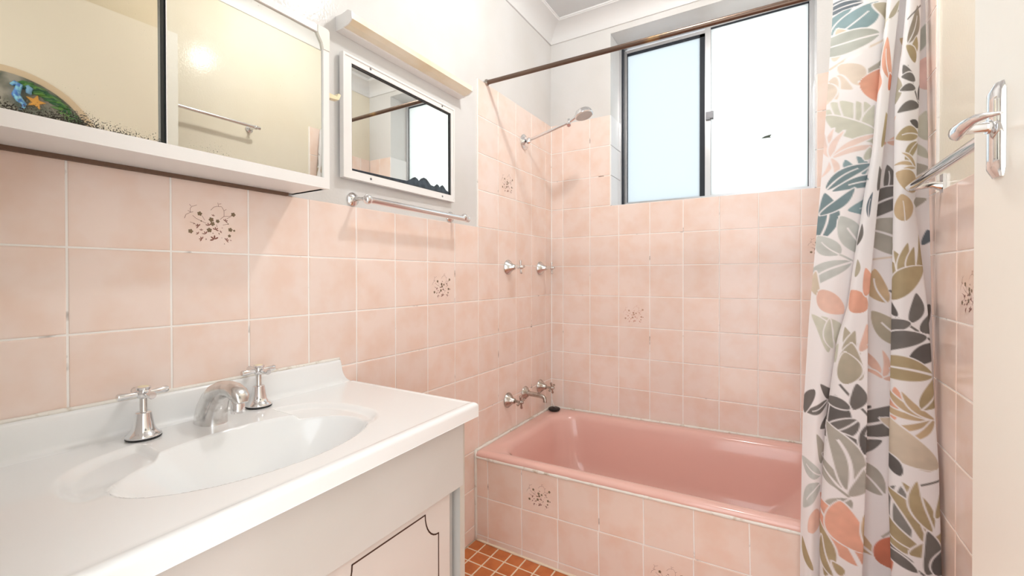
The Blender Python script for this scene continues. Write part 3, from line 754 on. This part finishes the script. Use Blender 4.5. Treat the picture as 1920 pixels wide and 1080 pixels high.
# ================================================================== CURTAIN ROD
rd = empty('curtain_rod', (W/2, -.605, .611)); tag(rd, 'dark bronze shower curtain rod spanning the bath', 'curtain rod')
MB().tube([(.001,-.618,.611),(W-.001,-.588,.611)], .0092, 18).build('rod', M_BRONZE, rd, 40)
MB().lathe([(.0135,0),(.0135,.004),(.0105,.010)], (-.0005+.0005,-.618,.611), (1,0,0), 18).build('end_socket', M_DULL, rd, 40)
MB().lathe([(.0135,0),(.0135,.004),(.0105,.010)], (W,-.588,.611), (-1,0,0), 18).build('end_socket', M_DULL, rd, 40)

# ================================================================== SHOWER CURTAIN
LEAVES = r"""
6 k 230 8 160 0 .5 slate
6 m 300 10 180 25 .45 slate
6 m 245 45 118 225 .62 teal
6 m 130 215 235 95 .7 teal
6 k 150 235 112 205 .6 teal
6 k 160 270 148 165 .5 tanpale
6 k 205 300 175 205 .4 beige
6 k 140 345 110 235 .4 beige
6 s 95 395 400 195 .012 beige
6 k 200 350 250 270 .3 white
6 m 385 190 192 185 .62 sage
6 m 412 175 352 20 .5 olivegrey
6 m 415 210 282 418 .30 greysage
6 k 165 365 272 480 .5 beige
6 k 150 425 238 505 .4 beige
6 k 130 435 150 560 .42 beige
6 k 95 470 85 590 .4 beige
6 k 278 462 400 466 1.0 peach
6 k 140 690 82 620 .5 sagepale
6 k 190 690 112 575 .42 sagepale
6 k 240 705 165 565 .40 sagepale
6 k 270 715 262 570 .32 sagepale
6 k 312 730 305 570 .30 sagepale
6 k 345 770 358 590 .30 sagepale
6 k 70 655 350 805 .26 sagepale
6 k 115 890 128 725 .17 pinkpale
6 k 115 890 72 755 .2 pinkpale
6 k 115 890 190 738 .2 pinkpale
6 k 115 890 248 800 .18 pinkpale
6 k 115 890 262 862 .18 pinkpale
6 k 115 890 62 1000 .2 pinkpale
6 k 115 890 135 1010 .2 pinkpale
6 s 325 1010 215 925 .012 teal
6 k 245 960 192 898 .45 teal
6 k 298 985 262 878 .36 teal
6 m 312 1020 120 1078 .34 tealdark
6 m 85 1070 208 968 .36 tealdark
6 k 310 900 335 830 .6 sagepale
6 m 445 440 432 205 .42 peach
6 k 440 510 445 410 .5 rust
6 k 500 330 500 215 .45 tan
6 k 470 590 490 430 .45 olivegrey
6 k 500 60 450 110 .3 olivegrey
6 k 440 100 500 0 .4 olivegrey
6 k 430 800 478 650 .2 peachpale
6 k 430 800 405 850 .25 peachpale
6 k 430 800 470 760 .25 peachpale
6 k 400 830 425 630 .32 olive
6 k 378 1075 388 935 .36 char
6 m 430 1075 432 925 .5 char
6 m 548 245 603 30 .45 greybrown
6 s 545 110 622 30 .015 char
6 k 560 320 598 205 .55 olive
6 k 590 350 538 255 .5 olive
6 s 612 600 545 365 .014 char
6 k 585 450 520 365 .5 char
6 k 590 455 508 430 .5 char
6 k 590 500 498 510 .48 char
6 k 616 595 488 635 .45 char
6 k 612 720 558 680 .6 chardark
6 k 605 565 622 470 .5 chardark
6 m 612 760 475 780 .62 olive
6 m 600 800 535 920 .5 olive
6 k 590 945 468 930 .16 tan
6 k 590 945 512 860 .16 tan
6 k 590 945 475 995 .16 tan
6 k 590 1075 480 970 .7 tan
6 k 622 300 682 130 .34 sage
6 k 655 505 668 320 .6 pink
6 k 655 790 650 620 .34 sagepale
6 k 660 890 612 765 .3 sagepale
6 k 605 965 665 940 .8 greysage
7 m 355 25 268 105 .6 teal
7 m 98 285 140 5 .36 tealdark
7 k 110 130 205 20 .3 tealdark
7 m 305 340 228 138 .5 sagepale2
7 m 225 350 95 250 .7 sagepale2
7 s 295 388 225 352 .02 sagepale2
7 m 290 392 112 530 .40 sagepale2
7 k 105 590 88 445 .35 tanpale
7 k 108 555 245 685 .62 peachpale
7 k 375 665 285 555 .85 peach
7 k 190 960 120 700 .28 sagepale
7 k 160 900 65 685 .34 sagepale
7 k 185 880 165 715 .3 sagepale
7 k 195 960 215 850 .4 sagepale
7 k 372 585 368 425 .5 peach
7 m 485 625 420 430 .5 tan
7 k 270 1020 255 760 .3 olivegrey
7 k 315 1010 310 780 .3 olivegrey
7 k 335 1060 290 850 .5 olivegrey
7 k 340 900 378 740 .35 peachpale
7 k 260 1080 255 900 .6 olivegrey
7 m 520 335 440 185 .62 greysage
7 s 420 390 520 345 .02 beige
7 m 505 870 400 670 .5 olivegrey
7 k 470 1050 395 860 .18 peachpale
7 k 470 1050 465 890 .2 peachpale
7 k 470 1050 400 1010 .2 peachpale
7 k 470 1050 505 1000 .3 peachpale
7 m 385 145 410 0 .3 slate
7 m 445 125 510 0 .5 char
7 k 320 300 350 180 .35 char
7 k 310 480 325 380 .4 olivegrey
7 m 590 162 570 10 1.0 tan
7 k 640 60 720 40 .6 greysage
7 k 560 570 515 390 .36 olive
7 k 590 560 530 330 .32 olive
7 k 615 540 605 285 .30 olive
7 k 645 500 640 310 .30 olive
7 k 660 480 672 235 .30 olive
7 k 515 600 695 420 .55 olive
7 k 690 300 715 210 .4 slate
7 s 742 830 508 632 .014 char
7 k 628 735 655 570 .45 char
7 k 680 785 735 635 .6 char
7 k 625 740 512 735 .52 char
7 k 712 812 522 895 .40 char
7 k 605 965 755 900 .5 chardark
7 k 545 700 508 615 .5 chardark
7 m 750 1030 525 1030 .5 olive
8 k 195 85 145 0 .36 char
8 m 185 90 62 155 .36 char
8 k 110 30 55 160 .55 char
8 k 205 110 142 250 .5 char
8 k 225 60 180 325 .34 chardark
8 s 255 0 405 232 .014 char
8 k 330 145 352 0 .45 char
8 k 312 142 220 115 .5 char
8 m 355 205 250 295 .55 char
8 k 375 330 350 465 .7 chardark
8 k 405 400 305 320 .7 char
8 k 150 445 125 282 .42 greysage
8 m 262 592 155 388 .36 greysage
8 m 312 605 242 332 .30 greysage
8 k 312 632 405 470 .34 greysage
8 m 312 648 195 775 .55 greysage
8 m 145 512 36 400 .5 sagepale2
8 m 142 560 48 690 .55 sagepale2
8 s 312 640 230 555 .014 greysage
8 k 135 705 75 830 .8 peachpale
8 k 182 800 145 615 .36 tan
8 m 370 1025 188 778 .42 peach
8 k 385 950 325 755 .5 peach
8 k 105 1050 42 850 .30 olive
8 k 170 1080 135 850 .2 olive
8 k 215 1080 180 930 .2 olive
8 k 260 1080 240 1030 .5 olive
8 k 415 410 430 120 .42 chardark
8 m 420 295 522 105 .45 char
8 k 412 405 492 318 .45 char
8 m 500 625 405 475 .55 greysage
8 m 445 965 398 735 .36 tan
8 k 470 1000 525 890 .9 rust
8 k 522 860 525 745 .45 rust
8 s 530 700 490 860 .02 greysage
8 k 540 150 562 15 .45 peach
8 k 535 225 588 165 .4 peach
8 k 528 330 548 245 .4 peach
8 k 785 200 600 140 .14 tan
8 k 785 200 648 88 .16 tan
8 k 785 200 598 256 .14 tan
8 k 785 200 705 295 .2 tan
8 k 785 200 700 100 .2 tan
8 k 780 490 545 335 .40 tanpale
8 k 805 480 660 290 .5 tanpale
8 m 720 145 785 0 .55 olive
8 k 600 520 528 435 .45 chardark
8 s 535 580 690 505 .018 char
8 m 580 570 590 818 .46 slategrey
8 k 715 975 565 850 .26 olive
8 k 725 945 598 785 .24 olive
8 k 740 905 645 715 .24 olive
8 k 760 860 702 668 .22 olive
8 k 775 830 742 645 .2 olive
8 k 800 760 825 575 .25 olive
8 k 650 960 805 795 .36 olive
8 s 732 1080 560 938 .014 char
8 k 665 1005 562 938 .34 char
8 k 692 1062 568 1010 .34 char
8 k 752 1075 755 908 .34 char
8 k 800 1080 835 975 .7 chardark
"""
PAL = dict(slate=(86,98,108), slategrey=(126,124,120), teal=(122,150,156), tealdark=(104,128,134), tanpale=(206,192,170), beige=(226,212,196), white=(244,241,242), sage=(176,182,174),
           olivegrey=(172,164,142), greysage=(168,165,154), peach=(228,166,140), peachpale=(230,190,172), rust=(206,118,88), sagepale=(200,202,186), sagepale2=(190,196,192),
           pinkpale=(232,208,198), olive=(168,150,112), tan=(194,168,130), char=(100,96,92), chardark=(84,80,78), greybrown=(142,132,118), pink=(236,200,192))
ZTOP, ZBOT = .598, -1.262
def ybase(z): return np.interp(z, [-1.3, -.95, -.80, .60], [-.772, -.760, -.748, -.614])
TY = dict(
    L=([0,300,600,800,900,1080],[1562,1542,1517,1505,1503,1500]),
    F1=([0,293,360,487,573,640,800,1000],[1663,1633,1620,1600,1588,1568,1547,1536]),
    F2=([0,200,393,567,853,1080],[1690,1667,1645,1628,1623,1615]),
    F3=([0,100,200,360,660,900,1080],[1702,1692,1678,1675,1670,1666,1672]),
    R1=([0,200,400,560,640,850,1080],[1727,1723,1716,1737,1744,1759,1766]),
    R2=([0,300,500,650,850,1080],[1757,1755,1751,1751,1764,1772]))
def fold(k, py): return float(np.interp(py, *TY[k]))
NZ = int((ZTOP-ZBOT)/.0020); zs = np.linspace(ZTOP, ZBOT, NZ)
ctrl = []
for z in zs[::8].tolist()+[ZBOT]:
    yb = float(ybase(z)); _, py, _ = pr((1.25, yb, z)); py_c = py
    L, F1, F2, F3, Ra, Rb = (fold(k, py_c) for k in ('L','F1','F2','F3','R1','R2'))
    Rb = max(Rb, Ra+4)
    c = [(L,.0),(L*.72+F1*.28,.008),(L*.4+F1*.6,.012),(F1-4,.004),(F1+7,-.010),(F1+1,.010),(F1*.7+F2*.3,.024),(F2-3,.022),(F2,.016),(F2-5,-.012),
         (F2*.55+F3*.45,-.016),(F3+9,-.014),(F3+8,.006),(F3,.020),(F3*.75+Ra*.25,.030),(F3*.4+Ra*.6,.030),(Ra-2,.022),(Ra,.014),(Ra-5,-.006),(Ra*.5+Rb*.5,-.016),(Rb,-.018)]
    row = []
    for px_, d in c:
        y = yb-d*1.35*(.75+.25*min(1, (ZTOP-z)/.5)); X = on(1, y, px_, py)[0]
        row.append((min(X, W-.003), y))
    ctrl.append(row)
ctrl = np.array(ctrl); zc_ = np.array(zs[::8].tolist()+[ZBOT])
# Catmull-Rom along the fabric
nc = ctrl.shape[1]
def cr(C, t):
    i = np.clip(t.astype(int), 0, nc-2); f = (t-i)[None, :, None]
    p0, p1, p2, p3 = (C[:, np.clip(i+k, 0, nc-1)] for k in (-1, 0, 1, 2))
    return .5*((2*p1)+(-p0+p2)*f+(2*p0-5*p1+4*p2-p3)*f**2+(-p0+3*p1-3*p2+p3)*f**3)
tt = np.linspace(0, nc-1, 1600); dense = cr(ctrl, tt)
sl_ = np.concatenate([[0], np.cumsum(np.linalg.norm(np.diff(dense, axis=1), axis=2).mean(0))])
NS = int(sl_[-1]/.0019); ss = np.linspace(0, sl_[-1], NS); ts = np.interp(ss, sl_, tt)
rowsC = cr(ctrl, ts)                                       # (rows, NS, 2)
XY = np.stack([np.stack([np.interp(-zs, -zc_, rowsC[:, k, a]) for k in range(NS)], 1) for a in (0, 1)], 2)
V = np.zeros((NZ, NS, 3)); V[..., :2] = XY; V[..., 2] = zs[:, None]
V[..., 0] = np.minimum(V[..., 0], W-.0025)
V[..., 1] += .0012*np.sin(ss*60)[None, :]*np.sin(zs*9+1)[:, None]
D = V-CAM; DZ = D@Fv; PXV = PX0+FPX*(D@R2)/DZ; PYV = PY0-FPX*(D@U2)/DZ
COLR = np.ones((NZ, NS, 3))*np.array(srgb(242,240,241)[:3])
SS, ZZ = np.meshgrid(ss, zs)
def anchor(px_, py_):
    c = np.hypot(PXV-px_, PYV-py_)*1.0+DZ*120.0
    j, i = np.unravel_index(np.argmin(c), c.shape); return np.array([ss[i], zs[j]])
def vnoise(shape, cell):
    a = RNG.random((shape[0]//cell+2, shape[1]//cell+2)); y = np.arange(shape[0])/cell; x = np.arange(shape[1])/cell
    y0 = y.astype(int); x0 = x.astype(int); fy = (y-y0)[:, None]; fx = (x-x0)[None]
    return (a[y0][:, x0]*(1-fy)*(1-fx)+a[y0+1][:, x0]*fy*(1-fx)+a[y0][:, x0+1]*(1-fy)*fx+a[y0+1][:, x0+1]*fy*fx)
WASH = .6*vnoise((NZ, NS), 14)+.4*vnoise((NZ, NS), 5)
OFF = {'6': (1520, 0), '7': (1500, 360), '8': (1490, 720)}
for ln in LEAVES.strip().split('\n'):
    z_, kind, x0, y0, x1, y1, wd, cn = ln.split(); ox, oy = OFF[z_]
    A = anchor(ox+float(x0)/3, oy+float(y0)/3); B = anchor(ox+float(x1)/3, oy+float(y1)/3); wd = float(wd)
    ax = B-A; Lf = np.linalg.norm(ax)
    dpx = math.hypot(float(x1)-float(x0), float(y1)-float(y0))/3*1.45/FPX
    if Lf > 1.9*dpx: ax = ax*(1.9*dpx/Lf); Lf = 1.9*dpx
    if Lf < .7*dpx:
        ax = np.array([(float(x1)-float(x0)), -(float(y1)-float(y0))])/3*1.45/FPX; Lf = np.linalg.norm(ax)
    e = ax/Lf; n_ = np.array([-e[1], e[0]])
    ds_, dz_ = SS-A[0], ZZ-A[1]
    p = (ds_*e[0]+dz_*e[1])/Lf; q = (ds_*n_[0]+dz_*n_[1])/Lf
    pc = np.clip(p, 0, 1)
    q = q-.10*np.sin(pc*math.pi)*(1 if (int(float(x0)) % 2) else -1)*(0 if kind == 's' else 1)*min(1, .5/wd if wd > .5 else 1)
    cell = .0019
    if kind == 's': half = np.full_like(pc, max(wd, .0022/Lf))
    else: half = wd*.44*np.sin(math.pi*pc**.85)**.72
    endm = np.clip(np.minimum(p, 1-p)*Lf/cell+.5, 0, 1)
    cov = np.clip((half-np.abs(q))*Lf/cell+.5, 0, 1)*endm
    if kind == 'm': cov = cov*(1-np.clip((.012+.010*(1-pc)-np.abs(q))*Lf/cell+.5, 0, 1)*(p < .74))
    halo = np.clip((half-np.abs(q))*Lf/cell+.5+1.6, 0, 1)*np.clip(np.minimum(p, 1-p)*Lf/cell+2.0, 0, 1) if kind != 's' else cov
    COLR = COLR*(1-halo[..., None])+np.array(srgb(242,240,241)[:3])*halo[..., None]
    base = np.array(srgb(*[c+(248-c)*.12 for c in PAL[cn]])[:3])
    shade = (.86+.26*WASH+.10*(pc-.5))[..., None]
    tint = np.clip(base*shade, 0, .93)
    COLR = COLR*(1-cov[..., None])+tint*cov[..., None]
idx = np.arange(NZ*NS).reshape(NZ, NS)
Fq = np.stack([idx[:-1, :-1], idx[:-1, 1:], idx[1:, 1:], idx[1:, :-1]], -1).reshape(-1, 4)
me = bpy.data.meshes.new('fabric')
cur = empty('shower_curtain', (1.26, -.70, ZBOT)); tag(cur, 'white shower curtain printed with teal, tan and charcoal leaves', 'curtain')
org = np.array([1.26, -.70, ZBOT+ZO])
VV = V.reshape(-1, 3).copy(); VV[:, 2] += ZO; VV -= org
me.vertices.add(len(VV)); me.vertices.foreach_set('co', VV.ravel())
me.loops.add(Fq.size); me.loops.foreach_set('vertex_index', Fq.ravel())
me.polygons.add(len(Fq)); me.polygons.foreach_set('loop_start', np.arange(0, Fq.size, 4)); me.polygons.foreach_set('loop_total', np.full(len(Fq), 4))
me.polygons.foreach_set('use_smooth', np.ones(len(Fq), bool))
me.update(calc_edges=True); me.validate()
ca = me.color_attributes.new('print', 'FLOAT_COLOR', 'POINT')
ca.data.foreach_set('color', np.concatenate([COLR.reshape(-1, 3), np.ones((NZ*NS, 1))], 1).ravel())
mt = bpy.data.materials.new('printed_polyester'); mt.use_nodes = True; nt = mt.node_tree
at = nt.nodes.new('ShaderNodeAttribute'); at.attribute_name = 'print'
pb = nt.nodes['Principled BSDF']; pb.inputs['Roughness'].default_value = .55; pb.inputs['Specular IOR Level'].default_value = .3
tl = nt.nodes.new('ShaderNodeBsdfTranslucent'); mx = nt.nodes.new('ShaderNodeMixShader'); mx.inputs[0].default_value = .28
nt.links.new(at.outputs['Color'], pb.inputs['Base Color']); nt.links.new(at.outputs['Color'], tl.inputs['Color'])
nt.links.new(pb.outputs[0], mx.inputs[1]); nt.links.new(tl.outputs[0], mx.inputs[2]); nt.links.new(mx.outputs[0], nt.nodes['Material Output'].inputs['Surface'])
me.materials.append(mt)
fo = bpy.data.objects.new('fabric', me); COL.objects.link(fo); fo.parent = cur
for k in range(7):
    xk = 1.20+k*.026
    MB().tube([(xk, -.598-.0*k+.016*math.cos(t), .607+.016*math.sin(t)) for t in np.linspace(0, 2*math.pi, 15)], .0016, 6).build('ring', M_WHITEM, cur, True)

# ================================================================== CEILING BULB
cl = empty('ceiling_light', (.76, -.93, CE)); tag(cl, 'bare bulb in a white batten holder on the ceiling', 'light')
MB().lathe([(.045,0),(.045,-.012),(.024,-.022),(.020,-.05),(.021,-.055),(.001,-.055)], (.76,-.93,CE), (0,0,1), 24).build('batten_holder', M_WHITEM, cl, 40)
b_ = MB().sphere((.76,-.93,CE-.088), .034, 20); b_.lathe([(.013,-.05),(.015,-.066)], (.76,-.93,CE), (0,0,1), 16)
nt = M_BULB.node_tree; pb = nt.nodes['Principled BSDF']
pb.inputs['Emission Color'].default_value = (1.0, .985, .955, 1); pb.inputs['Emission Strength'].default_value = BULB_POWER/(4*math.pi**2*.034**2)
b_.build('bulb', M_BULB, cl, True)

# ================================================================== SEA PLAQUE on the door (seen in the cabinet mirror)
pq = empty('sea_plaque', DP(.455, .236, .002)); tag(pq, 'round sea-themed plaque on the open door seen in the mirror', 'plaque')
AC, ZP, RP = .455, .236, .205
nv = (dn[0], dn[1], 0)
MB().lathe([(RP+.022,0),(RP+.022,.004),(RP,.006),(.001,.006)], DP(AC, ZP, .0005), nv, 64).build('rim', mat('pale_resin', srgb(214,196,172), .2), pq)
MB().lathe([(RP,.0),(RP,.004),(.001,.004)], DP(AC, ZP, .006), nv, 64).build('disc', mat('dark_sea_disc', srgb(158,156,150), .25, noise=(srgb(96,104,96), 14., .40, .58)), pq)
def pp(u, v, d): return DP(AC+u, ZP+v, .0102+d)              # u runs towards the hinge
sf = MB(); st = []
for k in range(10):
    a = math.pi/2+k*math.pi/5+.2; rr = .024 if k % 2 == 0 else .010; st.append((-.065+rr*math.cos(a), .130+rr*math.sin(a)))
sf.prism(st, pp, 0, .005); sf.build('starfish', mat('starfish_orange', srgb(214,160,80), .4), pq)
sh_ = MB()
sh_.tube([pp(u, v, .004) for u, v in ((-.012,.168),(-.02,.176),(-.03,.172),(-.026,.155),(-.022,.14),(-.03,.125),(-.04,.115),(-.038,.10),(-.03,.098))], [.004,.007,.009,.008,.010,.009,.006,.004,.003], 10)
sh_.build('seahorse', mat('seahorse_blue', srgb(70,120,196), .3, noise=(srgb(130,196,226), 90., .45, .6)), pq, True)
s2 = MB(); s2.tube([pp(u, v, .004) for u, v in ((-.045,.175),(-.052,.168),(-.05,.155),(-.056,.15))], [.007,.009,.007,.003], 10); s2.build('shell', mat('shell_blue', srgb(120,170,210), .3), pq, True)
for k in range(30):
    t = k/29; a = math.radians(108+t*62); r0 = RP-.006-.012*random.random()
    u, v = r0*math.cos(a), r0*math.sin(a)
    du, dv = -.05*math.cos(a+.9), -.05*math.sin(a+.9)
    s3 = MB(); s3.tube([pp(u, v, .002), pp(u+du*.5, v+dv*.5+.004, .005), pp(u+du, v+dv, .002)], [.003,.0065,.001], 6)
    s3.build('seaweed_frond', mat('seaweed_green_%d' % (k % 3), srgb(*((58,112,60),(88,136,66),(40,88,62))[k % 3]), .4), pq, True)
